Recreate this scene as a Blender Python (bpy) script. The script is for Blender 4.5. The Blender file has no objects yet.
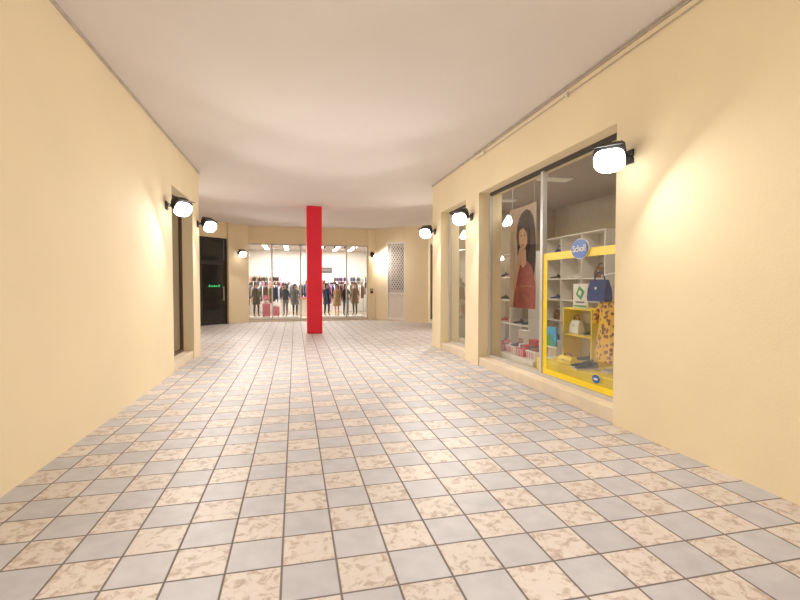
import bpy, bmesh, math, random
from mathutils import Vector, Matrix
random.seed(4)
S=1.2
sc=bpy.context.scene
try:
    sc.view_settings.view_transform='Standard'
except Exception as e: print(e)

# ---------------- materials ----------------
def lin(c):
    return tuple(((v/255)/12.92 if v/255<=0.04045 else ((v/255+0.055)/1.055)**2.4) for v in c)
def newmat(name):
    m=bpy.data.materials.new(name); m.use_nodes=True
    nt=m.node_tree; return m,nt,nt.nodes['Principled BSDF']
def mat(name,rgb,rough=.6,var=.06,scale=6,metal=0,emit=0,bump=0,spec=.5):
    m,nt,b=newmat(name); c=lin(rgb)
    b.inputs['Roughness'].default_value=rough; b.inputs['Metallic'].default_value=metal
    b.inputs['Specular IOR Level'].default_value=spec
    tc=nt.nodes.new('ShaderNodeTexCoord'); n=nt.nodes.new('ShaderNodeTexNoise')
    n.inputs['Scale'].default_value=scale; n.inputs['Detail'].default_value=4
    nt.links.new(tc.outputs['Object'],n.inputs['Vector'])
    r=nt.nodes.new('ShaderNodeValToRGB')
    r.color_ramp.elements[0].position=.3; r.color_ramp.elements[1].position=.7
    r.color_ramp.elements[0].color=(*[v*(1-var) for v in c],1)
    r.color_ramp.elements[1].color=(*[min(1,v*(1+var)) for v in c],1)
    nt.links.new(n.outputs['Fac'],r.inputs['Fac']); nt.links.new(r.outputs['Color'],b.inputs['Base Color'])
    if emit:
        nt.links.new(r.outputs['Color'],b.inputs['Emission Color']); b.inputs['Emission Strength'].default_value=emit
    if bump:
        bp=nt.nodes.new('ShaderNodeBump'); bp.inputs['Strength'].default_value=bump; bp.inputs['Distance'].default_value=.01
        n2=nt.nodes.new('ShaderNodeTexNoise'); n2.inputs['Scale'].default_value=60
        nt.links.new(tc.outputs['Object'],n2.inputs['Vector'])
        nt.links.new(n2.outputs['Fac'],bp.inputs['Height']); nt.links.new(bp.outputs['Normal'],b.inputs['Normal'])
    return m
M={}
M['cream']=mat('cream_plaster',(242,226,192),.8,.03,.9,bump=.12,spec=.15)
M['kerb']=mat('kerb_stone',(230,214,190),.5,.06,4)
M['ceil']=mat('ceiling_plaster',(230,224,221),.9,.025,.7,bump=.1,spec=.2)
M['trim']=mat('trim_taupe',(190,178,166),.7,.1)
M['red']=mat('red_paint',(238,32,62),.45,.04,3)
M['alu']=mat('aluminium',(204,200,196),.35,.04,8,metal=.2)
M['darkframe']=mat('dark_frame',(48,42,38),.4)
M['brownframe']=mat('brown_frame',(92,70,50),.5)
M['black']=mat('black_metal',(18,18,20),.45,.1)
M['white']=mat('white_paint',(238,234,228),.5,.02)
M['offwhite']=mat('offwhite_paint',(226,218,206),.6,.04)
M['yellow']=mat('yellow_vinyl',(250,220,20),.4,.03)
M['blue']=mat('blue_enamel',(16,90,180),.35,.05)
M['skyblue']=mat('sky_blue',(50,160,210),.5,.3,12)
M['navy']=mat('navy_fabric',(34,66,136),.8,.2)
M['green']=mat('green_ink',(70,160,90),.6)
M['redp']=mat('red_plastic',(200,36,40),.4)
M['pink']=mat('pink_fabric',(226,128,150),.6)
M['skin']=mat('skin',(206,160,132),.5,.04)
M['hair']=mat('dark_hair',(48,32,26),.5,.5,30)
M['brown']=mat('brown_leather',(110,70,44),.5,.2)
M['grey']=mat('grey_fabric',(120,116,114),.8,.15)
M['shopwall']=mat('shop_wall',(176,162,142),.8,.05)
M['shopceil']=mat('shop_ceiling',(168,154,138),.8,.05)
M['shopfloor']=mat('shop_floor',(186,170,148),.5,.1)
M['wood']=mat('display_wood',(190,150,105),.5,.15)
M['gl']=mat('green_neon',(60,220,130),.5,0,emit=1.0)
M['postbg']=mat('poster_ground',(198,176,158),.5,.12,3)
M['coral']=mat('coral_print',(160,84,72),.5,.25,9)
M['lens']=mat('lamp_lens',(255,252,246),.4,0,emit=14)
M['panel']=mat('light_panel',(255,250,240),.4,0,emit=8)
M['denim']=mat('denim',(66,84,112),.8,.2)
M['tan']=mat('tan_fabric',(190,160,120),.8,.15)
M['burg']=mat('burgundy_fabric',(110,30,44),.8,.2)
def floral():
    m,nt,b=newmat('floral_fabric')
    tc=nt.nodes.new('ShaderNodeTexCoord'); v=nt.nodes.new('ShaderNodeTexVoronoi'); v.inputs['Scale'].default_value=17
    nt.links.new(tc.outputs['Object'],v.inputs['Vector'])
    r=nt.nodes.new('ShaderNodeValToRGB'); r.color_ramp.interpolation='CONSTANT'
    e=r.color_ramp.elements; e[0].color=(*lin((130,66,32)),1); e[1].position=.44; e[1].color=(*lin((236,186,44)),1)
    nt.links.new(v.outputs['Distance'],r.inputs['Fac']); nt.links.new(r.outputs['Color'],b.inputs['Base Color'])
    return m
M['floral']=floral()
def glass():
    m=bpy.data.materials.new('window_glass'); m.use_nodes=True; nt=m.node_tree; nt.nodes.clear()
    o=nt.nodes.new('ShaderNodeOutputMaterial'); mx=nt.nodes.new('ShaderNodeMixShader')
    t=nt.nodes.new('ShaderNodeBsdfTransparent'); g=nt.nodes.new('ShaderNodeBsdfGlossy')
    t.inputs['Color'].default_value=(.93,.95,.94,1); g.inputs['Roughness'].default_value=.01
    g.inputs['Color'].default_value=(1,1,1,1)
    f=nt.nodes.new('ShaderNodeLayerWeight'); f.inputs['Blend'].default_value=.5
    p=nt.nodes.new('ShaderNodeMath'); p.operation='POWER'; p.inputs[1].default_value=4.5
    a=nt.nodes.new('ShaderNodeMath'); a.operation='MULTIPLY_ADD'; a.inputs[1].default_value=.9; a.inputs[2].default_value=.08
    nt.links.new(f.outputs['Facing'],p.inputs[0]); nt.links.new(p.outputs[0],a.inputs[0])
    nt.links.new(a.outputs[0],mx.inputs[0]); nt.links.new(t.outputs[0],mx.inputs[1]); nt.links.new(g.outputs[0],mx.inputs[2])
    nt.links.new(mx.outputs[0],o.inputs[0]); return m
M['glass']=glass()
def darkglass():
    m,nt,b=newmat('dark_glass'); b.inputs['Base Color'].default_value=(.02,.021,.021,1); b.inputs['Roughness'].default_value=.08
    return m
M['dglass']=darkglass()
def tiles():
    m,nt,b=newmat('checker_floor_tiles'); N=nt.nodes.new; L=nt.links.new
    T=.25*S
    geo=N('ShaderNodeNewGeometry')
    sub=N('ShaderNodeVectorMath'); sub.operation='SUBTRACT'; sub.inputs[1].default_value=(-.068*S-100*T,2.12*S-100*T,0)
    L(geo.outputs['Position'],sub.inputs[0])
    sc_=N('ShaderNodeVectorMath'); sc_.operation='SCALE'; sc_.inputs['Scale'].default_value=1/T; L(sub.outputs[0],sc_.inputs[0])
    fr=N('ShaderNodeVectorMath'); fr.operation='FRACTION'; L(sc_.outputs[0],fr.inputs[0])
    fl=N('ShaderNodeVectorMath'); fl.operation='FLOOR'; L(sc_.outputs[0],fl.inputs[0])
    def math_(op,a,b_=None,c=None):
        n=N('ShaderNodeMath'); n.operation=op
        for i,x in enumerate((a,b_,c)):
            if x is None: continue
            if isinstance(x,(int,float)): n.inputs[i].default_value=x
            else: L(x,n.inputs[i])
        return n.outputs[0]
    sf=N('ShaderNodeSeparateXYZ'); L(fr.outputs[0],sf.inputs[0]); si=N('ShaderNodeSeparateXYZ'); L(fl.outputs[0],si.inputs[0])
    par=math_('MODULO',math_('ADD',si.outputs[0],si.outputs[1]),2)
    par=math_('GREATER_THAN',par,.5)
    def edge(o): return math_('MINIMUM',o,math_('SUBTRACT',1,o))
    ed=math_('MINIMUM',edge(sf.outputs[0]),edge(sf.outputs[1]))
    gm=N('ShaderNodeMapRange'); gm.inputs['From Min'].default_value=.013; gm.inputs['From Max'].default_value=.028; L(ed,gm.inputs['Value'])
    wn=N('ShaderNodeTexWhiteNoise'); wn.noise_dimensions='2D'
    cxy=N('ShaderNodeCombineXYZ'); L(si.outputs[0],cxy.inputs[0]); L(si.outputs[1],cxy.inputs[1]); L(cxy.outputs[0],wn.inputs['Vector'])
    off=N('ShaderNodeVectorMath'); off.operation='MULTIPLY_ADD'; L(wn.outputs['Color'],off.inputs[0]); off.inputs[1].default_value=(9,9,9); L(sc_.outputs[0],off.inputs[2])
    n1=N('ShaderNodeTexNoise'); n1.inputs['Scale'].default_value=4.2; n1.inputs['Detail'].default_value=6; n1.inputs['Roughness'].default_value=.7; n1.inputs['Distortion'].default_value=.6
    L(off.outputs[0],n1.inputs['Vector'])
    rb=N('ShaderNodeValToRGB'); e=rb.color_ramp.elements
    e[0].position=.34; e[0].color=(*lin((176,158,146)),1); e[1].position=.49; e[1].color=(*lin((213,203,195)),1)
    x=e.new(.43); x.color=(*lin((192,176,164)),1)
    x=e.new(.68); x.color=(*lin((217,209,203)),1)
    L(n1.outputs['Fac'],rb.inputs['Fac'])
    n2=N('ShaderNodeTexNoise'); n2.inputs['Scale'].default_value=2.2; n2.inputs['Detail'].default_value=5; L(off.outputs[0],n2.inputs['Vector'])
    rg=N('ShaderNodeValToRGB'); e=rg.color_ramp.elements
    e[0].position=.3; e[0].color=(*lin((182,181,187)),1); e[1].position=.7; e[1].color=(*lin((196,195,200)),1)
    L(n2.outputs['Fac'],rg.inputs['Fac'])
    mx=N('ShaderNodeMix'); mx.data_type='RGBA'; L(par,mx.inputs[0]); L(rg.outputs[0],mx.inputs[7]); L(rb.outputs[0],mx.inputs[6])
    br=N('ShaderNodeHueSaturation'); L(math_('MULTIPLY_ADD',wn.outputs['Value'],.08,.94),br.inputs['Value']); L(mx.outputs[2],br.inputs['Color'])
    g=N('ShaderNodeMix'); g.data_type='RGBA'; g.inputs[6].default_value=(*lin((116,106,102)),1); L(gm.outputs[0],g.inputs[0]); L(br.outputs[0],g.inputs[7])
    L(g.outputs[2],b.inputs['Base Color'])
    L(math_('MULTIPLY_ADD',gm.outputs[0],-.33,.8),b.inputs['Roughness'])
    b.inputs['Specular IOR Level'].default_value=.45
    bp=N('ShaderNodeBump'); bp.inputs['Strength'].default_value=.4; bp.inputs['Distance'].default_value=.003; L(gm.outputs[0],bp.inputs['Height']); L(bp.outputs[0],b.inputs['Normal'])
    return m
M['tiles']=tiles()

# ---------------- builder ----------------
class B:
    def __init__(s): s.bm=bmesh.new(); s.m=[]
    def mi(s,k):
        if k not in s.m: s.m.append(k)
        return s.m.index(k)
    def face(s,vs,k):
        try:
            f=s.bm.faces.new(vs); f.material_index=s.mi(k); return f
        except ValueError: return None
    def box(s,x0,x1,y0,y1,z0,z1,k,R=None,o=None):
        P=[Vector((x,y,z)) for x in(x0,x1) for y in(y0,y1) for z in(z0,z1)]
        if R is not None: P=[R@p for p in P]
        if o is not None: P=[p+Vector(o) for p in P]
        v=[s.bm.verts.new(p) for p in P]
        for q in((0,1,3,2),(4,6,7,5),(0,4,5,1),(2,3,7,6),(0,2,6,4),(1,5,7,3)): s.face([v[i] for i in q],k)
    def prism(s,pts,z0,z1,k):
        a=[s.bm.verts.new((x,y,z0)) for x,y in pts]; b=[s.bm.verts.new((x,y,z1)) for x,y in pts]
        s.face(a[::-1],k); s.face(b,k); n=len(pts)
        for i in range(n): s.face([a[i],a[(i+1)%n],b[(i+1)%n],b[i]],k)
    def extr(s,P,d,k):
        d=Vector(d); a=[s.bm.verts.new(Vector(p)) for p in P]; b=[s.bm.verts.new(Vector(p)+d) for p in P]
        s.face(a,k); s.face(b[::-1],k); n=len(P)
        for i in range(n): s.face([a[i],b[i],b[(i+1)%n],a[(i+1)%n]],k)
    def loft(s,rings,k,cap=True):
        R=[[s.bm.verts.new(p) for p in r] for r in rings]; n=len(R[0])
        for a,b in zip(R,R[1:]):
            for i in range(n): s.face([a[i],a[(i+1)%n],b[(i+1)%n],b[i]],k)
        if cap: s.face(R[0][::-1],k); s.face(R[-1],k)
    def ell(s,z,rx,ry,cx=0,cy=0,n=14):
        return [Vector((cx+rx*math.cos(2*math.pi*i/n),cy+ry*math.sin(2*math.pi*i/n),z)) for i in range(n)]
    def tube(s,pts,rad,k,n=8):
        pts=[Vector(p) for p in pts]
        if not isinstance(rad,(list,tuple)): rad=[rad]*len(pts)
        rings=[]
        for i,p in enumerate(pts):
            d=(pts[min(i+1,len(pts)-1)]-pts[max(i-1,0)]).normalized()
            up=Vector((0,0,1)) if abs(d.z)<.9 else Vector((1,0,0))
            a=d.cross(up).normalized(); b=d.cross(a)
            rings.append([p+a*math.cos(2*math.pi*j/n)*rad[i]+b*math.sin(2*math.pi*j/n)*rad[i] for j in range(n)])
        s.loft(rings,k)
    def sph(s,c,r,k,n=12):
        r=r if isinstance(r,(tuple,list)) else (r,r,r); c=Vector(c)
        rings=[]
        for i in range(1,n//2+1):
            t=math.pi*i/(n//2+1); rings.append([c+Vector((r[0]*math.sin(t)*math.cos(2*math.pi*j/n),r[1]*math.sin(t)*math.sin(2*math.pi*j/n),-r[2]*math.cos(t))) for j in range(n)])
        s.loft(rings,k)
    def done(s,name,loc=(0,0,0),parent=None,bevel=0,smooth=False,local=False,seg=2):
        bmesh.ops.recalc_face_normals(s.bm,faces=s.bm.faces)
        me=bpy.data.meshes.new(name)
        if not local:
            for v in s.bm.verts: v.co-=Vector(loc)
        s.bm.to_mesh(me); s.bm.free()
        for k in s.m: me.materials.append(M[k])
        if smooth:
            for p in me.polygons: p.use_smooth=True
            try: me.set_sharp_from_angle(angle=math.radians(45))
            except Exception: pass
        o=bpy.data.objects.new(name,me); sc.collection.objects.link(o)
        o.location=Vector(loc)
        if parent: 
            o.parent=parent; o.location=Vector(loc)-parent.location if not local else Vector(loc)
        if bevel:
            b=o.modifiers.new('bevel','BEVEL'); b.width=bevel; b.segments=seg; b.limit_method='ANGLE'
        return o
def adopt(o,parent):
    o.parent=parent; o.location=o.location-parent.location; return o
def empty(name,loc):
    e=bpy.data.objects.new(name,None); sc.collection.objects.link(e); e.location=loc; e.empty_display_size=.1; return e
LC=(1,.94,.885)
def area(name,loc,dirv,size,energy,color=LC,parent=None,shape='DISK',sy=None,spread=180):
    l=bpy.data.lights.new(name,'AREA'); l.shape=shape; l.size=size
    if sy: l.size_y=sy
    l.energy=energy; l.color=color; l.spread=math.radians(spread)
    o=bpy.data.objects.new(name,l); sc.collection.objects.link(o); o.location=loc
    if parent: o.parent=parent; o.location=Vector(loc)-parent.location
    o.rotation_euler=Vector(dirv).to_track_quat('-Z','Y').to_euler(); return o

H=3.46
# ---------------- shell ----------------
b=B(); b.box(-5,6.5,-5,23,-.1,0,'tiles'); b.done('floor')
b=B(); b.box(-5,6.5,-5,17.2,H,H+.15,'ceil'); b.done('ceiling',(0,6,H))
b=B(); xr0,xr1=2.9,3.3
for y0,y1 in((8.78,9.34),(6.83,7.40)): b.box(xr0,xr1,y0,y1,0,2.8,'cream')
b.box(xr0,xr1,3.63,9.34,2.8,H,'cream'); b.box(xr0,xr1,-5,3.63,0,H,'cream')
b.done('wall_right',(3.1,3,0))
b=B()
for y0,y1 in((7.40,8.78),(3.63,6.83)): b.box(xr0+.02,xr1,y0,y1,0,.14,'kerb')
b.done('trim_1',(3.1,3,0),bevel=.006)
b=B(); b.box(3.3,4.9,9.22,9.34,0,H,'cream'); b.done('wall_right_return',(4,9.3,0))
b=B(); b.box(4.6,4.75,9.34,13.9,0,H,'cream'); b.box(4.6,4.75,13.9,15.12,2.75,H,'cream'); b.box(4.6,4.75,13.9,15.12,0,.14,'kerb'); b.box(4.6,4.75,15.12,15.3,0,H,'cream')
b.done('wall_side_right',(4.7,12,0))
def seg(b,p,q,z0,z1,k,th=.18,side=1,front=0):
    p=Vector(p);q=Vector(q); d=(q-p).normalized(); n=Vector((-d.y,d.x))*side
    a=p-n*front; c=q-n*front
    b.prism([a,c,q+n*th,p+n*th],z0,z1,k)
A=(2.95,17.0);Bp=(4.6,15.3);D1=(3.36,16.578);D2=(3.92,16.0)
b=B(); seg(b,A,D1,0,H,'cream'); seg(b,D2,Bp,0,H,'cream'); seg(b,D1,D2,2.92,H,'cream'); seg(b,D1,D2,0,.05,'kerb')
b.prism([(2.72,16.93),(2.98,16.93),(3.1,17.15),(2.72,17.2)],0,H,'cream')
b.done('wall_angled_right',(3.8,16.1,0),bevel=.006)
b=B()
b.box(-2.17,-1.77,8.68,9.25,0,2.8,'cream'); b.box(-2.17,-1.77,-5,7.30,0,H,'cream')
b.box(-2.17,-1.77,7.30,9.25,2.8,H,'cream'); b.done('wall_left',(-1.97,3,0))
b=B(); b.box(-2.17,-1.79,7.30,8.68,0,.14,'kerb'); b.done('trim_2',(-1.97,8,0),bevel=.006)
b=B(); b.box(-3.7,-2.17,9.13,9.25,0,H,'cream'); b.done('wall_left_return',(-3,9.2,0))
b=B(); b.box(-3.7,-3.5,9.25,15.15,0,H,'cream'); b.done('wall_side_left',(-3.6,12,0))
E0=(-1.65,17.0);E1=(-2.25,16.4);E2=(-3.0,15.65);E3=(-3.5,15.15)
b=B(); seg(b,E0,E1,0,H,'cream',side=-1,front=.06); seg(b,E2,E3,0,H,'cream',side=-1); seg(b,E1,E2,2.92,H,'cream',side=-1)
b.done('wall_angled_left',(-2.5,16,0),bevel=.006)
b=B(); b.box(-1.75,3.0,17.0,17.2,2.84,H,'cream'); b.box(-1.75,2.9,17.0,17.15,0,.06,'kerb')
b.done('wall_far',(.6,17.1,0))
b=B(); b.box(2.885,2.9,-5,9.36,H-.03,H,'trim'); b.box(2.86,2.885,-5,7.0,H-.012,H,'trim'); b.done('trim_3',(2.88,3,H))
b=B(); b.box(-1.77,-1.755,-5,9.27,H-.03,H,'trim'); b.done('trim_4',(-1.75,3,H))
b=B(); b.tube([(2.885,6.95,3.36),(2.885,-4.5,3.39)],.006,'trim',6)
for y in(6.6,4.4,2.2,0): b.box(2.87,2.9,y-.012,y+.012,3.345,3.40,'white')
b.done('wall_cable',(2.885,1.2,3.37))

# column
b=B(); r=.205; c=(.52,12.62)
b.box(c[0]-r,c[0]+r,c[1]-r,c[1]+r,0,H,'red'); b.done('red_column',(c[0],c[1],0),bevel=.03,seg=4)

# ---------------- windows ----------------
wn=0
def window_x(X,y0,y1,z0,z1,mull,fk,th=.05):
    global wn; wn+=1
    e=empty('window_%d'%wn,(X,(y0+y1)/2,z0))
    b=B(); t=.045
    b.box(X-th/2,X+th/2,y0,y0+t,z0,z1,fk); b.box(X-th/2,X+th/2,y1-t,y1,z0,z1,fk)
    b.box(X-th/2,X+th/2,y0+t,y1-t,z0,z0+t,fk); b.box(X-th/2,X+th/2,y0+t,y1-t,z1-t,z1,'darkframe')
    for m in mull: b.box(X-th/2-.005,X+th/2+.005,m-.028,m+.028,z0+t,z1-t,fk)
    b.done('frame',(X,(y0+y1)/2,z0),e)
    b=B(); ys=[y0+t]+sum([[m-.028,m+.028] for m in mull],[])+[y1-t]
    for i in range(0,len(ys),2):
        v=[b.bm.verts.new(p) for p in((X,ys[i],z0+t),(X,ys[i+1],z0+t),(X,ys[i+1],z1-t),(X,ys[i],z1-t))]; b.face(v,'glass')
    b.done('pane',(X,(y0+y1)/2,z0),e); return e
window_x(3.1,3.63,6.83,.14,2.8,[5.21],'alu')
window_x(3.1,7.40,8.78,.14,2.8,[],'alu')
window_x(-1.97,7.30,8.68,.14,2.8,[],'brownframe')
window_x(4.68,13.9,15.12,.14,2.75,[],'darkframe')
wn+=1
e=empty('window_%d'%wn,(.6,17.07,.06)); b=B()
for x in(-1.68,-.81,.21,1.9,2.7): b.box(x-.025,x+.025,17.04,17.10,.06,2.84,'alu')
b.box(-1.7,2.72,17.04,17.10,2.79,2.84,'alu'); b.box(-1.7,2.72,17.04,17.10,.06,.10,'alu')
b.done('frame',(.6,17.07,.06),e); b=B()
for x0,x1 in((-1.655,-.835),(-.785,.185),(1.925,2.675)):
    b.face([b.bm.verts.new(p) for p in((x0,17.07,.1),(x1,17.07,.1),(x1,17.07,2.79),(x0,17.07,2.79))],'glass')
b.done('pane',(.6,17.07,.06),e)

def local_frame(p,q,side=1):
    p=Vector((*p,0));q=Vector((*q,0)); d=(q-p); L=d.length; d.normalize(); n=Vector((-d.y,d.x,0))*side
    return p,Matrix((d,n,Vector((0,0,1)))).transposed(),L
o,R,L=local_frame(E1,E2,-1)
e=empty('door_1',((E1[0]+E2[0])/2,(E1[1]+E2[1])/2,0)); loc=tuple(e.location)
b=B()
for x0,x1,z0,z1 in((0,.06,0,2.92),(L-.06,L,0,2.92),(.06,L-.06,2.86,2.92),(.06,L-.06,2.1,2.17)): b.box(x0,x1,.03,.11,z0,z1,'black',R,o)
b.done('frame',loc,e); b=B()
b.box(.1,L-.1,.05,.09,.1,2.06,'dglass',R,o); b.box(.1,L-.1,.06,.09,2.17,2.86,'dglass',R,o)
for x0,x1,z0,z1 in((.06,.12,0.01,2.1),(L-.12,L-.06,.01,2.1),(.12,L-.12,.01,.13),(.12,L-.12,2.02,2.1)): b.box(x0,x1,.04,.1,z0,z1,'darkframe',R,o)
b.tube([R@Vector((.17,-.02,.8))+o,R@Vector((.17,-.02,1.3))+o],.014,'alu')
for z in(.85,1.25): b.tube([R@Vector((.17,-.02,z))+o,R@Vector((.17,.05,z))+o],.01,'alu')
b.done('leaf',loc,e); b=B()
for i,(x,s) in enumerate(((.3,.05),(.4,.03),(.48,.04),(.57,.03),(.66,.05))):
    b.box(x,x+.02,.03,.045,1.28,1.28+s*1.3,'gl',R,o); b.box(x,x+.06,.03,.045,1.28,1.295,'gl',R,o)
b.done('neon_lettering',loc,e)

o,R,L=local_frame(D1,D2,1)
e=empty('door_2',((D1[0]+D2[0])/2,(D1[1]+D2[1])/2,.05)); loc=tuple(e.location)
b=B()
for x0,x1,z0,z1 in((0,.05,.05,2.92),(L-.05,L,.05,2.92),(.05,L-.05,2.86,2.92),(.05,L-.05,1.0,1.05),(.05,L-.05,.05,.12)): b.box(x0,x1,.0,.05,z0,z1,'white',R,o)
b.box(.05,L-.05,.02,.035,.12,1.0,'offwhite',R,o)
b.done('frame',loc,e); b=B()
w_=L-.1
for k in range(-22,24):
    for sgn in(1,-1):
        st=.155; sl=1.35*sgn; z_at=lambda x: 1.05+k*st+sl*x
        xa,xb=0,w_
        lo,hi=1.05,2.86
        def xz(z): return (z-1.05-k*st)/sl
        if sl>0: xa=max(xa,xz(lo)); xb=min(xb,xz(hi))
        else: xa=max(xa,xz(hi)); xb=min(xb,xz(lo))
        if xb-xa>.02:
            y=.018+.012*(sgn>0)
            b.tube([R@Vector((.05+xa,y,z_at(xa)))+o,R@Vector((.05+xb,y,z_at(xb)))+o],.012,'white',5)
b.done('lattice',loc,e)
b=B(); b.box(.0,L,.17,.19,.05,2.92,'tan',R,o); b.box(.12,L-.12,.12,.17,1.15,2.75,'brown',R,o); b.done('backing',loc,e)

b=B(); b.box(2.79,2.89,16.89,16.93,1.02,1.2,'darkframe'); b.box(2.81,2.87,16.88,16.89,1.12,1.18,'alu'); b.box(2.82,2.86,16.88,16.89,1.05,1.09,'redp'); b.done('intercom_panel',(2.84,16.91,1.02))

# ---------------- floodlights ----------------
def lamp(mount,out,tow=-.5,energy=40,n=None):
    e=empty('wall_floodlight',mount); mo=Vector(mount); ov=Vector((out[0],out[1],0))
    side=Vector((-out[1],out[0],0))
    if n is None: n=ov*.6+Vector((0,tow,0))+Vector((0,0,-.5))
    n=Vector(n).normalized()
    c=mo+ov*.20+Vector((0,0,-.02))
    u=n.cross(Vector((0,0,1))).normalized(); v=n.cross(u)
    if v.z<0: v=-v
    def ring(d,w,h,sh=0,ex=.38):
        pts=[]
        for i in range(28):
            t=2*math.pi*i/28; cx=math.copysign(abs(math.cos(t))**ex,math.cos(t)); cy=math.copysign(abs(math.sin(t))**ex,math.sin(t))
            pts.append(c+n*d+u*cx*w+v*(cy*h+sh))
        return pts
    # wedge shaped housing, deep at the top edge
    b=B(); b.loft([ring(.03,.125,.09,.025),ring(-.03,.125,.09,.025),ring(-.07,.12,.08,.035),ring(-.11,.11,.055,.05),ring(-.13,.095,.03,.06)],'black')
    for k in range(-3,4):
        p=c-n*.05+u*k*.028
        b.extr([p+v*.12,p+v*.1-n*.09,p+v*.01-n*.075,p-v*.05],u*.005,'black')
    b.extr([c+u*.125+v*.115+n*.03,c-u*.125+v*.115+n*.03,c-u*.115+v*.14+n*.085,c+u*.115+v*.14+n*.085],v*.006,'black')
    b.done('housing',mount,e,smooth=True)
    b=B(); b.loft([ring(.02,.13,.1,.012),ring(.034,.13,.1,.012),ring(.034,.12,.092,.006),ring(.028,.12,.092,.006)],'black',cap=False)
    b.done('bezel',mount,e)
    # frosted domed diffuser
    b=B(); b.loft([ring(.028,.124,.098,-.006,.6),ring(.05,.128,.104,-.008,.75),ring(.075,.118,.097,-.008,.85),ring(.097,.092,.078,-.008,.95),ring(.112,.055,.046,-.008,1),ring(.118,.02,.017,-.008,1)],'lens'); b.done('lens',mount,e,smooth=True)
    b=B(); 
    Rm=Matrix((ov,side,Vector((0,0,1)))).transposed()
    b.box(0,.015,-.05,.05,-.06,.06,'black',Rm,mo)
    for sg in(-1,1): b.tube([mo+ov*.01+side*sg*.03,mo+ov*.06+side*sg*.1+Vector((0,0,.01)),c+u*.132*(1 if (u.dot(side)*sg>0) else -1)-n*.02],.01,'black',6)
    b.done('bracket',mount,e)
    area('bulb',c+n*.124,n,.10,energy,parent=e,spread=160)
    return e
PW=32
lamp((2.9,3.46,2.44),(-1,0),energy=PW*.8)
lamp((2.9,7.12,2.46),(-1,0),energy=PW)
lamp((2.9,9.15,2.45),(-1,0),energy=PW)
lamp((-1.77,7.0,2.44),(1,0),energy=PW)
lamp((-1.77,9.1,2.46),(1,0),energy=PW)
lamp((-1.77,1.6,2.46),(1,0),energy=PW)  # out of view, added to light the near corridor and ceiling
lamp((2.9,-.4,2.46),(-1,0),energy=PW)  # unseen lamp behind the camera, added as extra light
lamp((-1.77,-1.5,2.46),(1,0),energy=PW)  # another unseen lamp added behind the camera
q=.7071
lamp((-1.91,16.66,2.45),(q,-q),tow=-.2,energy=PW)
lamp((2.86,16.93,2.45),(0,-1),energy=PW,n=(.75,-.1,-.4))
lamp((-3.5,12.2,2.5),(1,0),energy=PW*1.5)  # unseen lamp on the hidden left side wall, raised power
lamp((4.6,12.2,2.5),(-1,0),energy=PW*1.5)  # unseen counterpart on the hidden right side wall

# ---------------- right shop ----------------
b=B(); b.box(5.7,5.8,1.9,9.22,0,3.2,'shopwall'); b.box(3.3,5.7,1.9,2.0,0,3.2,'shopwall'); b.box(3.3,5.7,9.1,9.22,0,3.2,'shopwall'); b.done('wall_shop_right',(5.7,4,0))
b=B(); b.box(3.3,5.7,2.0,9.1,3.0,3.08,'shopceil'); b.done('ceiling_shop_right',(4.5,4,3))
b=B(); b.box(3.3,5.7,2.0,9.1,0,.14,'shopfloor'); b.done('floor_shop_right',(4.5,4,0))
for y,pw in((3.2,8),(4.7,13),(6.4,18),(8.2,18)):
    e=empty('ceiling_downlight',(4.0,y,2.985)); b=B(); b.box(3.75,4.25,y-.12,y+.12,2.97,3.0,'white'); b.done('housing',(4.0,y,2.985),e)
    area('tube',(4.0,y,2.962),(0,0,-1),.46,pw,(1,.92,.8),e,'RECTANGLE',.2)

def flat(b,X,Yc,Zc,pts,layer,k):
    b.extr([(X-.003*layer,Yc-u,Zc+v) for u,v in pts],(-.0025,0,0),k)
def oval(cu,cv,ru,rv,n=20): return [(cu+ru*math.cos(2*math.pi*i/n),cv+rv*math.sin(2*math.pi*i/n)) for i in range(n)]
px,py,pz=3.5,6.5,1.75
b=B()
flat(b,px,py,pz,[(-.42,-.8),(.42,-.8),(.42,.8),(-.42,.8)],0,'postbg')
flat(b,px,py,pz,[(-.1,.62),(-.02,.7),(.12,.74),(.24,.7),(.33,.6),(.39,.4),(.41,.2),(.41,.0),(.39,-.2),(.36,-.4),(.28,-.5),(.2,-.55),(.05,-.35),(-.02,-.2),(-.1,-.1),(-.15,.05),(-.16,.2),(-.19,.35),(-.17,.5)],1,'hair')
flat(b,px,py,pz,[(-.3,-.8),(.41,-.8),(.41,-.42),(.36,-.25),(.3,-.15),(.2,-.08),(.1,-.05),(0,-.1),(-.08,-.18),(-.2,-.4)],2,'coral')
flat(b,px,py,pz,[(-.02,.12),(.13,.12),(.15,-.1),(.05,-.17),(-.06,-.1)],3,'skin')
flat(b,px,py,pz,oval(.05,.32,.14,.2),4,'skin')
flat(b,px,py,pz,[(-.1,.5),(-.02,.56),(.07,.57),(.16,.53),(.22,.44),(.24,.2),(.2,.05),(.19,.25),(.15,.38),(.06,.46),(-.06,.44)],5,'hair')
for u in(-.01,.1):
    flat(b,px,py,pz,oval(u,.34,.024,.01,10),5,'hair'); flat(b,px,py,pz,[(u-.03,.375),(u,.39),(u+.03,.375),(u,.382)],5,'hair')
flat(b,px,py,pz,oval(.045,.2,.035,.013,10),5,'coral')
flat(b,px,py,pz,[(.035,.33),(.055,.33),(.065,.26),(.03,.26)],5,'tan')
flat(b,px,py,pz,[(-.3,-.5),(-.2,-.55),(-.1,-.25),(.02,.05),(.03,.12),(0,.16),(-.05,.15),(-.08,.12)],5,'skin')
b.tube([(px,py-.35,pz+.8),(px,py-.35,2.98)],.003,'alu',5); b.tube([(px,py+.35,pz+.8),(px,py+.35,2.98)],.003,'alu',5)
b.done('advertising_poster',(px,py,pz-.8))
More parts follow.
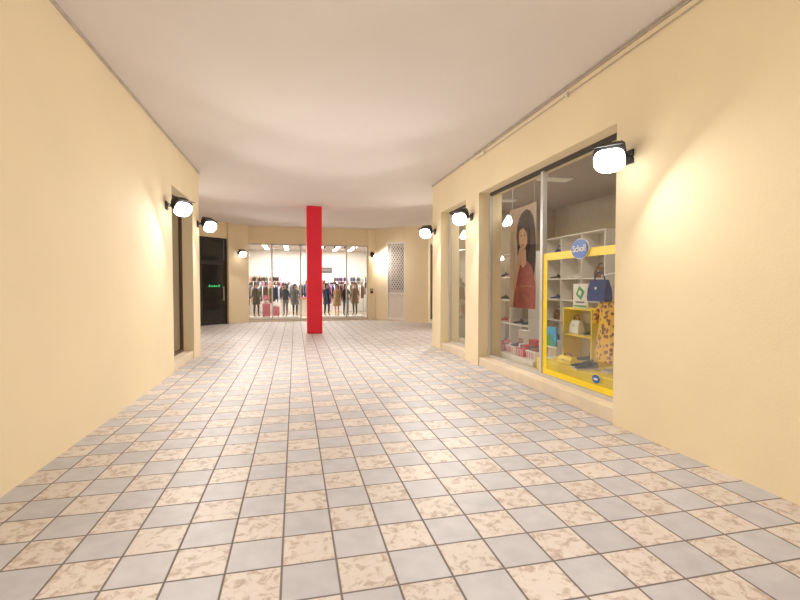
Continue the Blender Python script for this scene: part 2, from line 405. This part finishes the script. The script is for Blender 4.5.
e=empty('oval_shop_sign',(3.06,4.40,1.71)); b=B()
b.extr([(3.076,4.40-u,1.71+v) for u,v in oval(0,0,.155,.112,32)],(-.012,0,0),'white'); b.extr([(3.064,4.40-u,1.71+v) for u,v in oval(0,0,.146,.104,32)],(-.008,0,0),'blue')
b.done('plate',(3.06,4.40,1.71),e)
cu=bpy.data.curves.new('lettering','FONT'); cu.body='Scholl'; cu.size=.1; cu.align_x='CENTER'; cu.align_y='CENTER'; cu.extrude=.002; cu.offset=.0015
t=bpy.data.objects.new('tmp',cu); sc.collection.objects.link(t); bpy.context.view_layer.update()
me=bpy.data.meshes.new_from_object(t.evaluated_get(bpy.context.evaluated_depsgraph_get())); bpy.data.objects.remove(t)
me.transform(Matrix(((0,0,-1,0),(-1,0,0,0),(0,1,0,0),(0,0,0,1)))); me.materials.clear(); me.materials.append(M['white'])
t=bpy.data.objects.new('lettering',me); sc.collection.objects.link(t); t.parent=e; t.location=(-.006,0,0)
b=B(); X=3.09
b.box(X-.006,X,3.68,5.18,1.62,1.71,'yellow'); b.box(X-.006,X,5.09,5.18,.26,1.62,'yellow'); b.box(X-.006,X,3.68,3.76,.26,1.62,'yellow'); b.box(X-.006,X,3.68,5.18,.19,.26,'yellow')
b.done('yellow_window_decal',(X,4.4,.19))
e2=empty('round_sticker',(3.08,4.12,.3)); b=B(); b.extr([(3.082,4.12-u,.32+v) for u,v in oval(0,0,.06,.045)],(-.004,0,0),'blue'); b.extr([(3.078,4.12-u,.32+v) for u,v in oval(0,0,.035,.012)],(-.002,0,0),'white'); b.done('disc',(3.08,4.12,.3),e2)

b=B(); b.box(3.3,3.87,3.7,5.7,.14,.30,'yellow'); b.done('yellow_display_platform',(3.6,4.7,.14),bevel=.01)
b=B(); b.box(3.3,3.9,5.8,8.9,.14,.22,'offwhite'); b.done('low_display_platform',(3.6,7,.14),bevel=.01)
def cubes(x0,x1,y0,y1,z0,z1,ny,nz,k,t=.02,name='display_shelf',back=True):
    e=empty(name,((x0+x1)/2,(y0+y1)/2,z0-t/2)); b=B()
    for i in range(ny+1):
        y=y0+(y1-y0)*i/ny; b.box(x0,x1,y-t/2,y+t/2,z0,z1,k)
    for j in range(nz+1):
        z=z0+(z1-z0)*j/nz; b.box(x0,x1,y0,y1,z-t/2,z+t/2,k)
    if back: b.box(x1-t,x1,y0,y1,z0,z1,'offwhite')
    b.done('carcass',tuple(e.location),e); return e
def shoe(loc,yaw,k,s=1.0,parent=None):
    b=B(); rings=[]
    for t,w,h in((0,.025,.055),(.05,.034,.07),(.3,.034,.065),(.55,.038,.045),(.8,.042,.035),(.95,.03,.025),(1,.012,.015)):
        x=(t-.5)*.24*s; rings.append([Vector((x,w*s*math.cos(a),max(0,.0)+h*s*(.5+.5*math.sin(a)))) for a in [2*math.pi*i/12 for i in range(12)]])
    b.loft(rings,k); b.box(-.12*s,.12*s,-.035*s,.035*s,-.012*s,.004*s,'white')
    b.tube([(-.07*s,-.03*s,.06*s),(-.06*s,0,.095*s),(-.07*s,.03*s,.06*s)],.01*s,k,6)
    o=b.done('shoe',(loc[0],loc[1],loc[2]+.012*s),smooth=True,local=True); o.rotation_euler=(0,0,yaw)
    if parent: adopt(o,parent)
    return o
def bag(loc,w,h,d,k,yaw=0,name='handbag',parent=None):
    b=B(); b.loft([[Vector((sx*d*f/2,sy*w*g/2,z)) for sx,sy in((1,1),(-1,1),(-1,-1),(1,-1))] for z,f,g in((0,1,.94),(h*.15,1.05,1),(h*.6,.9,.97),(h,.35,.86))],k)
    b.tube([(0,w*.28*math.cos(a),h*.97+h*.4*math.sin(a)) for a in [math.pi*i/8 for i in range(9)]],.009,'brown' if k!='navy' else 'navy',6)
    b.box(-d*.55,-d*.5,-.02,.02,h*.55,h*.68,'alu')
    o=b.done(name,loc,local=True,bevel=.012,smooth=False); o.rotation_euler=(0,0,yaw)
    if parent: adopt(o,parent)
    return o
cols=['black','brown','redp','white','navy','tan','black','pink']
for y0,y1,ny,nz in((2.3,4.3,3,4),(4.6,6.6,3,4),(6.9,8.9,3,5)):
    zt=.15+.43*nz
    sh=cubes(5.3,5.69,y0,y1,.15,zt,ny,nz,'white',name='shoe_shelf')
    for i in range(ny):
        for j in range(nz):
            yc=y0+(y1-y0)*(i+.5)/ny; zc=.16+.43*j
            if (i+j)%3==0: bag((5.48,yc,zc),.26,.2,.1,random.choice(['brown','redp','navy','tan','black']),parent=sh)
            else:
                k=random.choice(cols); shoe((5.45,yc-.12,zc),math.pi,k,parent=sh); shoe((5.45,yc+.1,zc),math.pi,k,parent=sh)
sh=cubes(3.95,4.2,7.1,8.5,.15,1.9,2,4,'white',name='shoe_shelf',back=False)
for j in range(4):
    for y in(7.35,7.65,7.98,8.3): shoe((4.05,y,.16+.4375*j),math.pi,random.choice(cols),.9,parent=sh)
yc=cubes(3.55,3.85,4.85,5.45,.31,1.0,1,2,'yellow',name='yellow_cube_shelf')
shoe((3.68,5.15,.32),2.6,'black',parent=yc); shoe((3.68,5.0,.665),2.8,'black',parent=yc)
bag((3.66,5.3,.665),.2,.18,.1,'white',parent=yc)
b=B(); 
b.box(3.6,3.62,5.0,5.3,1.012,1.33,'white'); b.box(3.594,3.6,5.02,5.28,1.03,1.05,'green')
b.extr([(3.6,5.15-u,1.21+v) for u,v in((-.09,-.02),(.02,-.09),(.09,.02),(-.02,.09))],(-.004,0,0),'green'); b.extr([(3.596,5.15-u,1.21+v) for u,v in((-.04,-.01),(.01,-.04),(.04,.01),(-.01,.04))],(-.004,0,0),'white')
b.box(3.594,3.6,5.06,5.24,1.08,1.1,'grey'); b.box(3.62,3.68,5.05,5.25,1.012,1.02,'white')
b.done('counter_sign',(3.61,5.15,1.01))
for x,y,r,k in((3.42,4.83,2.7,'black'),(3.38,4.7,2.9,'black'),(3.7,4.1,2.5,'black'),(3.5,4.05,3.3,'brown')): shoe((x,y,.302),r,k,1.1)
bag((3.40,5.1,.302),.30,.1,.14,'yellow',name='yellow_bag')
gs=empty('dressed_garment_stand',(3.6,4.5,.3)); gl=tuple(gs.location)
b=B(); b.tube([(3.6,4.5,.30),(3.6,4.5,1.42)],.014,'alu'); b.tube([(3.6,4.27,1.42),(3.6,4.5,1.45),(3.6,4.73,1.42)],.011,'alu'); b.loft([b.ell(.302,.14,.14,3.6,4.5),b.ell(.32,.13,.13,3.6,4.5)],'alu'); b.done('stand',gl,gs)
b=B(); rings=[]
for z,w,d in((.42,.19,.07),(.5,.2,.075),(.75,.165,.06),(.92,.13,.06),(1.02,.145,.06),(1.1,.15,.05),(1.14,.07,.035)):
    rings.append([Vector((3.52+d*(1+.16*math.sin(7*a))*math.cos(a),4.5+w*(1+.1*math.sin(6*a))*math.sin(a),z)) for a in [2*math.pi*i/36 for i in range(36)]])
b.loft(rings,'floral')
for sg in(-1,1): b.tube([(3.53,4.5+sg*.12,1.1),(3.52,4.5+sg*.19,1.0),(3.5,4.5+sg*.2,.86)],[.035,.045,.05],'floral')
b.done('floral_dress',gl,gs,smooth=True)
bag((3.44,4.56,1.12),.32,.25,.1,'navy',parent=gs)
b=B(); b.box(3.40,3.42,5.38,5.78,.48,.74,'skyblue'); b.box(3.395,3.40,5.36,5.80,.46,.48,'white'); b.extr([(3.40,5.58-u,.6+v) for u,v in((-.18,-.12),(.18,-.12),(.05,.05),(-.06,-.02),(-.12,.04))],(-.004,0,0),'green')
b.tube([(3.42,5.58,.48),(3.45,5.58,.302)],.012,'white'); b.box(3.38,3.5,5.5,5.66,.302,.31,'white'); b.done('landscape_card',(3.45,5.56,.3))
for i,y in enumerate((5.98,6.3,6.62,6.94)):
    b=B(); b.loft([[Vector((3.46+sx*f*.10,y+sy*f*.14,z)) for sx,sy in((1,1),(-1,1),(-1,-1),(1,-1))] for z,f in((.222,.85),(.34,1.05))],'redp' if i%2 else 'white')
    for k in range(-2,3): b.box(3.345,3.352,y+k*.05-.006,y+k*.05+.006,.24,.335,'white' if i%2 else 'redp')
    for k in range(5): b.box(3.40,3.52,y-.11+k*.046,y-.075+k*.046,.3,.36+.05*random.random(),random.choice(['white','blue','redp','green','black','brown']))
    b.done('product_basket',(3.46,y,.22),bevel=.004)
for y,h,k in((6.1,.3,'white'),(6.5,.22,'redp'),(6.85,.34,'white')):
    b=B(); b.box(3.68,3.8,y-.1,y+.1,.222,.22+h,k); b.box(3.676,3.68,y-.08,y+.08,.22+h*.3,.22+h*.6,'tan'); b.done('product_box',(3.74,y,.22),bevel=.004)

# side vitrine
b=B(); b.box(4.75,5.5,13.7,15.4,-.0,.14,'shopfloor'); b.box(5.4,5.5,13.7,15.4,.14,2.9,'darkframe'); b.box(4.75,5.5,15.25,15.4,.14,2.9,'darkframe'); b.box(4.75,5.5,13.7,13.8,.14,2.9,'darkframe'); b.box(4.75,5.5,13.7,15.4,2.8,2.9,'darkframe'); b.done('wall_vitrine',(5,14.5,0))
b=B()
for j in range(6): b.box(4.85,5.15,13.85,15.1,.3+j*.4,.32+j*.4,'white')
for j in range(6):
    for i in range(7): b.box(4.9,5.05,13.92+i*.17,14.04+i*.17,.32+j*.4,.5+j*.4+.08*random.random(),random.choice(['yellow','yellow','redp','tan','white']))
for y in(13.85,15.08): b.box(4.85,5.15,y,y+.02,.14,2.4,'white')
b.done('merchandise_shelf',(5,14.5,.14))

# left shop
b=B(); b.box(-4.4,-4.3,6.4,9.13,0,3.2,'shopwall'); b.box(-4.3,-2.17,9.02,9.13,0,3.2,'shopwall'); b.box(-4.3,-2.17,6.3,6.4,0,3.2,'shopwall'); b.done('wall_shop_left',(-4.3,8,0))
b=B(); b.box(-4.3,-2.17,6.4,9.02,3.0,3.08,'offwhite'); b.done('ceiling_shop_left',(-3.3,8,3))
b=B(); b.box(-4.3,-2.17,6.4,9.02,0,.14,'shopfloor'); b.done('floor_shop_left',(-3.3,8,0))
b=B(); y0,y1=6.9,8.9
b.box(-4.29,-3.95,y0,y0+.02,.15,2.2,'wood'); b.box(-4.29,-3.95,y1-.02,y1,.15,2.2,'wood')
for j in range(6): b.box(-4.29,-3.95,y0,y1,.15+.4*j,.17+.4*j,'wood')
y=y0+.15
while y<y1-.2:
    for j in range(5): b.box(-4.2,-4.0,y,y+.16,.17+.4*j,.3+.4*j+.1*random.random(),random.choice(['white','tan','navy','grey','burg']))
    y+=.26
b.done('stocked_shelving',(-4.1,8,.14))

# ---------------- far shop ----------------
b=B(); b.box(-2.3,-2.2,17.3,22.2,0,3.2,'white'); b.box(3.5,3.6,17.3,22.2,0,3.2,'white'); b.box(-2.2,3.5,22.1,22.2,0,3.2,'white'); b.box(-2.3,-1.75,17.2,17.3,0,3.2,'white'); b.box(2.95,3.6,17.2,17.3,0,3.2,'white')
b.done('wall_shop_far',(.6,22,0))
b=B(); b.box(-2.3,3.6,17.2,22.2,3.0,3.1,'trim'); b.done('ceiling_shop_far',(.6,20,3))
b=B(); b.box(-2.2,3.5,17.2,22.1,0,.06,'shopfloor'); b.done('floor_shop_far',(.6,20,0))
for x in(-1.2,-.35,1.1,1.8,2.5):
    for y in (18.2,19.5,20.8):
        e=empty('ceiling_downlight',(x,y,2.98)); b=B(); b.box(x-.1,x+.1,y-.45,y+.45,2.95,3.0,'white'); b.box(x-.085,x+.085,y-.43,y+.43,2.94,2.95,'panel'); b.done('housing',(x,y,2.98),e)
for x in(-.9,.6,2.1):
    for y in(18.8,20.8):
        e=empty('ceiling_spotlight',(x,y,2.985)); b=B(); b.loft([b.ell(2.96,.12,.12,x,y),b.ell(2.999,.13,.13,x,y)],'white'); b.done('rim',(x,y,2.985),e)
        area('bulb',(x,y,2.955),(0,0,-1),.2,44,(1,.95,.89),e)
def body_mesh(pose):
    J={}
    def a(n,p,r): J[n]=(Vector(p),r)
    a('pel',(0,0,.52),.075);a('waist',(0,.0,.61),.058);a('chest',(0,0,.72),.075);a('sh',(0,0,.79),.055);a('neck',(0,0,.845),.028);a('hd0',(0,-.008,.885),.040);a('hd1',(0,-.008,.935),.052);a('hd2',(0,0,.975),.036)
    sw=pose
    for s,n in((1,'l'),(-1,'r')):
        a('hip'+n,(s*.05,0,.49),.055);a('kn'+n,(s*.05,-.012-sw*.03*s,.27),.034);a('cf'+n,(s*.05,.0-sw*.03*s,.19),.031);a('an'+n,(s*.05,.006-sw*.04*s,.045),.018);a('ft'+n,(s*.055,-.065-sw*.04*s,.018),.018)
        a('so'+n,(s*.095,0,.79),.032);
        if sw and s>0: a('el'+n,(s*.155,-.01,.64),.022);a('wr'+n,(s*.10,-.09,.56),.014);a('pa'+n,(s*.075,-.11,.545),.015)
        else: a('el'+n,(s*.125,.01,.62),.022);a('wr'+n,(s*.135,-.02,.48),.014);a('pa'+n,(s*.135,-.03,.445),.016)
        pa=J['pa'+n][0]; d=(pa-J['wr'+n][0]).normalized(); sd=Vector((0,1,0)) if abs(d.z)>.5 else Vector((0,0,1))
        for i,(o_,l) in enumerate(((-.012,.032),(-.004,.04),(.004,.037),(.012,.028))):
            a('f%d%s'%(i,n),pa+d*l*.55+sd*o_,.005); a('g%d%s'%(i,n),pa+d*l+sd*o_*1.1+Vector((-s*.005,0,0)),.004)
        a('th'+n,pa-sd*.02+d*.008,.0055); a('ti'+n,pa-sd*.026+d*.024,.0045)
    E=[('pel','waist'),('waist','chest'),('chest','sh'),('sh','neck'),('neck','hd0'),('hd0','hd1'),('hd1','hd2')]
    for n in'lr':
        E+=[('pel','hip'+n),('hip'+n,'kn'+n),('kn'+n,'cf'+n),('cf'+n,'an'+n),('an'+n,'ft'+n),('sh','so'+n),('so'+n,'el'+n),('el'+n,'wr'+n),('wr'+n,'pa'+n),('pa'+n,'th'+n),('th'+n,'ti'+n)]
        for i in range(4): E+=[('pa'+n,'f%d%s'%(i,n)),('f%d%s'%(i,n),'g%d%s'%(i,n))]
    names=list(J); me=bpy.data.meshes.new('b'); me.from_pydata([J[n][0] for n in names],[(names.index(x),names.index(y)) for x,y in E],[])
    o=bpy.data.objects.new('b',me); sc.collection.objects.link(o)
    m=o.modifiers.new('s','SKIN'); 
    for i,n in enumerate(names):
        r=J[n][1]; me.skin_vertices[0].data[i].radius=(r,r*(.72 if n in('pel','waist','chest','sh') else 1)); me.skin_vertices[0].data[i].use_root=(n=='pel')
    o.modifiers.new('u','SUBSURF').levels=1
    bpy.context.view_layer.update()
    r=bpy.data.meshes.new_from_object(o.evaluated_get(bpy.context.evaluated_depsgraph_get())); bpy.data.objects.remove(o)
    for p in r.polygons: p.use_smooth=True
    return r
def mannequin(x,y,z,Hh,top,bot,style,yaw=0,pose=0,hair='hair'):
    e=empty('mannequin',(x,y,z)); me=body_mesh(pose); me.transform(Matrix.Scale(Hh,4))
    me.materials.clear()
    for k in('skin',top,bot,'black'): me.materials.append(M[k])
    for p in me.polygons:
        c=p.center/Hh
        ishand=abs(c.x)>.06 and c.z<.575 and (abs(c.x)>.115 or c.y<-.06)
        if ishand or c.z>.835: i=0
        elif c.z>.56: i=1
        elif c.z<.035: i=3
        else: i=2 if style!='dress' else 0
        p.material_index=i
    o=bpy.data.objects.new('body',me); sc.collection.objects.link(o); o.parent=e
    b=B()
    def rg(z,w,d,wv=0,cy=0): return [Vector((w*(1+wv*math.sin(6*a))*math.cos(a),cy+d*(1+wv*math.sin(6*a))*math.sin(a),z))*Hh for a in [2*math.pi*i/24 for i in range(24)]]
    if style=='dress': b.loft([rg(.30,.14,.11,.08),rg(.45,.115,.09,.04),rg(.60,.078,.06),rg(.72,.094,.066),rg(.80,.09,.05),rg(.83,.04,.035)],top)
    elif style=='coat': b.loft([rg(.36,.125,.10,.05),rg(.5,.11,.085,.03),rg(.61,.086,.068),rg(.73,.102,.074),rg(.805,.098,.055),rg(.84,.045,.04)],top); b.box(-.006*Hh,.006*Hh,-.10*Hh,-.06*Hh,.38*Hh,.8*Hh,'black')
    else: b.loft([rg(.50,.10,.08,.03),rg(.61,.084,.066),rg(.73,.1,.072),rg(.805,.097,.054),rg(.84,.042,.038)],top)
    b.done('clothes',(0,0,0),e,smooth=True,local=True)
    b=B()
    b.loft([rg(.84,.05,.03,.05,.035),rg(.90,.06,.042,0,.022),rg(.945,.062,.052,0,.012),rg(.985,.052,.046,0,.006),rg(1.005,.025,.025,0,.004)],hair)
    b.sph((0,-.062*Hh,.918*Hh),(.007*Hh,.012*Hh,.014*Hh),'skin',8)
    for s in(-1,1): b.sph((s*.018*Hh,-.052*Hh,.937*Hh),(.008*Hh,.006*Hh,.005*Hh),'black',8)
    b.sph((0,-.052*Hh,.895*Hh),(.014*Hh,.006*Hh,.004*Hh),'coral',8)
    b.done('hair_and_face',(0,0,0),e,smooth=True,local=True)
    b=B(); b.loft([b.ell(.002,.13,.13),b.ell(.012,.125,.125)],'alu'); b.tube([(0,.09,.01),(0,.09,.35)],.006,'alu'); b.tube([(0,.09,.35),(0,.02,.40)],.006,'alu'); b.done('stand',(0,0,0),e,local=True)
    for c in e.children:
        if c.name.startswith('stand'): continue
        c.location.z=.012
    e.rotation_euler=(0,0,yaw)
b=B(); b.box(1.02,2.62,17.3,18.2,.06,.138,'white'); b.done('white_display_plinth',(1.8,17.8,.06))
b=B(); b.box(-1.65,.15,17.3,18.2,.06,.138,'white'); b.done('white_display_plinth',(-.7,17.8,.06))
z=.14
mannequin(-1.42,17.7,z,1.26,'black','black','coat',.5,1)
mannequin(-.36,17.85,z,1.24,'black','grey','shirt',-.5,0)
mannequin(.0,17.7,z,1.22,'grey','black','coat',.1,1)
mannequin(1.2,17.65,z,1.26,'denim','black','coat',.5,1)
mannequin(1.62,17.95,z,1.22,'tan','black','dress',-.4,0)
mannequin(1.93,17.6,z,1.24,'black','denim','shirt',.3,1)
mannequin(2.32,17.8,z,1.28,'brown','black','coat',-.6,0)
def suitcase(x,y,z,k,h=.42):
    b=B(); b.box(-.14,.14,-.09,.09,.03,h,k)
    for i in range(-3,4): b.box(i*.035-.006,i*.035+.006,-.096,-.09,.06,h-.03,k)
    for sx in(-.1,.1):
        for sy in(-.06,.06): b.tube([(sx-.012,sy,.018),(sx+.012,sy,.018)],.018,'black',10)
    b.tube([(-.06,.05,h),(-.06,.05,h+.2),(.06,.05,h+.2),(.06,.05,h)],.008,'alu',6); b.tube([(-.05,0,h),(-.04,0,h+.03),(.04,0,h+.03),(.05,0,h)],.009,'black',6)
    b.done('suitcase',(x,y,z),local=True,bevel=.015)
suitcase(-1.05,17.65,z,'pink',.5); suitcase(-.72,17.7,z,'pink',.38)
dp=empty('display_pedestal',(-1.08,18.05,z)); b=B(); b.loft([b.ell(z,.12,.12,-1.08,18.05),b.ell(z+.6,.1,.1,-1.08,18.05)],'white'); b.done('post',(-1.08,18.05,z),dp)
bag((-1.08,18.05,z+.6),.22,.2,.1,'pink',math.pi/2,parent=dp)
def rack(x0,x1,y,kinds,zr=1.35,z0=.06):
    e=empty('clothes_rack',((x0+x1)/2,y,z0)); loc=tuple(e.location); b=B()
    for x in(x0,x1):
        b.tube([(x,y,.08),(x,y,zr)],.012,'alu'); b.tube([(x,y-.2,.075),(x,y+.2,.075)],.014,'alu')
    b.tube([(x0,y,zr),(x1,y,zr)],.012,'alu'); b.done('rail',loc,e)
    b=B(); x=x0+.05
    while x<x1-.04:
        k=random.choice(kinds); L=.45+.35*random.random(); t=.035
        P=[(0,-.02),(-.04,-.05),(-.17,-.09),(-.21,-.42),(-.16,-.43),(-.14,-.2),(-.15,-L),(.15,-L),(.14,-.2),(.16,-.43),(.21,-.42),(.17,-.09),(.04,-.05)]
        sk=random.uniform(-.25,.35)
        b.extr([(x+u*sk,y+u,zr+v) for u,v in P],(t,0,0),k); b.tube([(x+.015,y,zr-.03),(x+.015,y,zr+.01)],.004,'alu',5); x+=.075
    b.done('garments',loc,e)
G=['black','grey','white','tan','denim','burg','pink','navy','brown','black']
rack(-1.9,-.5,19.4,G,1.3); rack(-.3,.9,20.4,G,1.4); rack(1.2,2.9,19.4,G,1.35); rack(.3,1.4,21.2,G,1.6); rack(-2.0,-.6,21.3,G,1.75); rack(1.7,3.3,21.3,G,1.75); rack(-1.9,-.2,20.4,G,1.5); rack(1.4,3.2,20.4,G,1.5)
dt=empty('display_table',(.55,19.3,.06)); b=B(); b.box(.1,1.0,19.1,19.6,.062,.75,'white'); b.box(.05,1.05,19.05,19.65,.75,.79,'wood')
for i in range(5): b.box(.12+i*.17,.26+i*.17,19.2,19.4,.79,.84+.04*random.random(),random.choice(G))
b.done('table',(.55,19.3,.06),dt)
b=B(); b.box(.95,1.75,22.06,22.1,1.95,2.2,'darkframe'); b.box(1.0,1.7,22.05,22.06,2.0,2.15,'grey'); b.done('wall_sign',(1.35,22.08,1.95))
b=B(); b.box(.9,2.6,17.65,17.68,2.9,2.94,'black'); 
for x in(1.1,1.5,1.9,2.3): b.tube([(x,17.66,2.9),(x,17.66,2.85)],.01,'black'); b.tube([(x,17.66,2.86),(x+.03,17.72,2.78)],[.03,.035],'black',10)
for x in(1.0,2.5): b.tube([(x,17.665,2.94),(x,17.665,3.0)],.006,'black',6)
b.done('spotlight_track',(1.7,17.67,2.9))

# ---------------- world ----------------
w=bpy.data.worlds.new('ambient_fill'); sc.world=w; w.use_nodes=True  # even pale ambient, added as fill through the open rear end
bg=w.node_tree.nodes['Background']; bg.inputs[0].default_value=(.95,.95,1,1); bg.inputs[1].default_value=.55

# ---------------- camera ----------------
cam=bpy.data.cameras.new('camera'); co=bpy.data.objects.new('camera',cam); sc.collection.objects.link(co); sc.camera=co
cam.sensor_width=36; cam.lens=450/800*36; cam.clip_end=100
co.location=(0,0,1.3); co.rotation_euler=(math.radians(90-1.78),0,-math.radians(13.13))

# ---------------- scale to metres ----------------
done=set()
for o in bpy.data.objects:
    o.location=o.location*S
    if o.type=='MESH':
        if o.data.name not in done:
            done.add(o.data.name); o.data.transform(Matrix.Scale(S,4))
        for m in o.modifiers:
            if m.type=='BEVEL': m.width*=S
    elif o.type=='LIGHT':
        o.data.size*=S; o.data.size_y*=S; o.data.energy*=S*S
print('OK objects',len(bpy.data.objects))
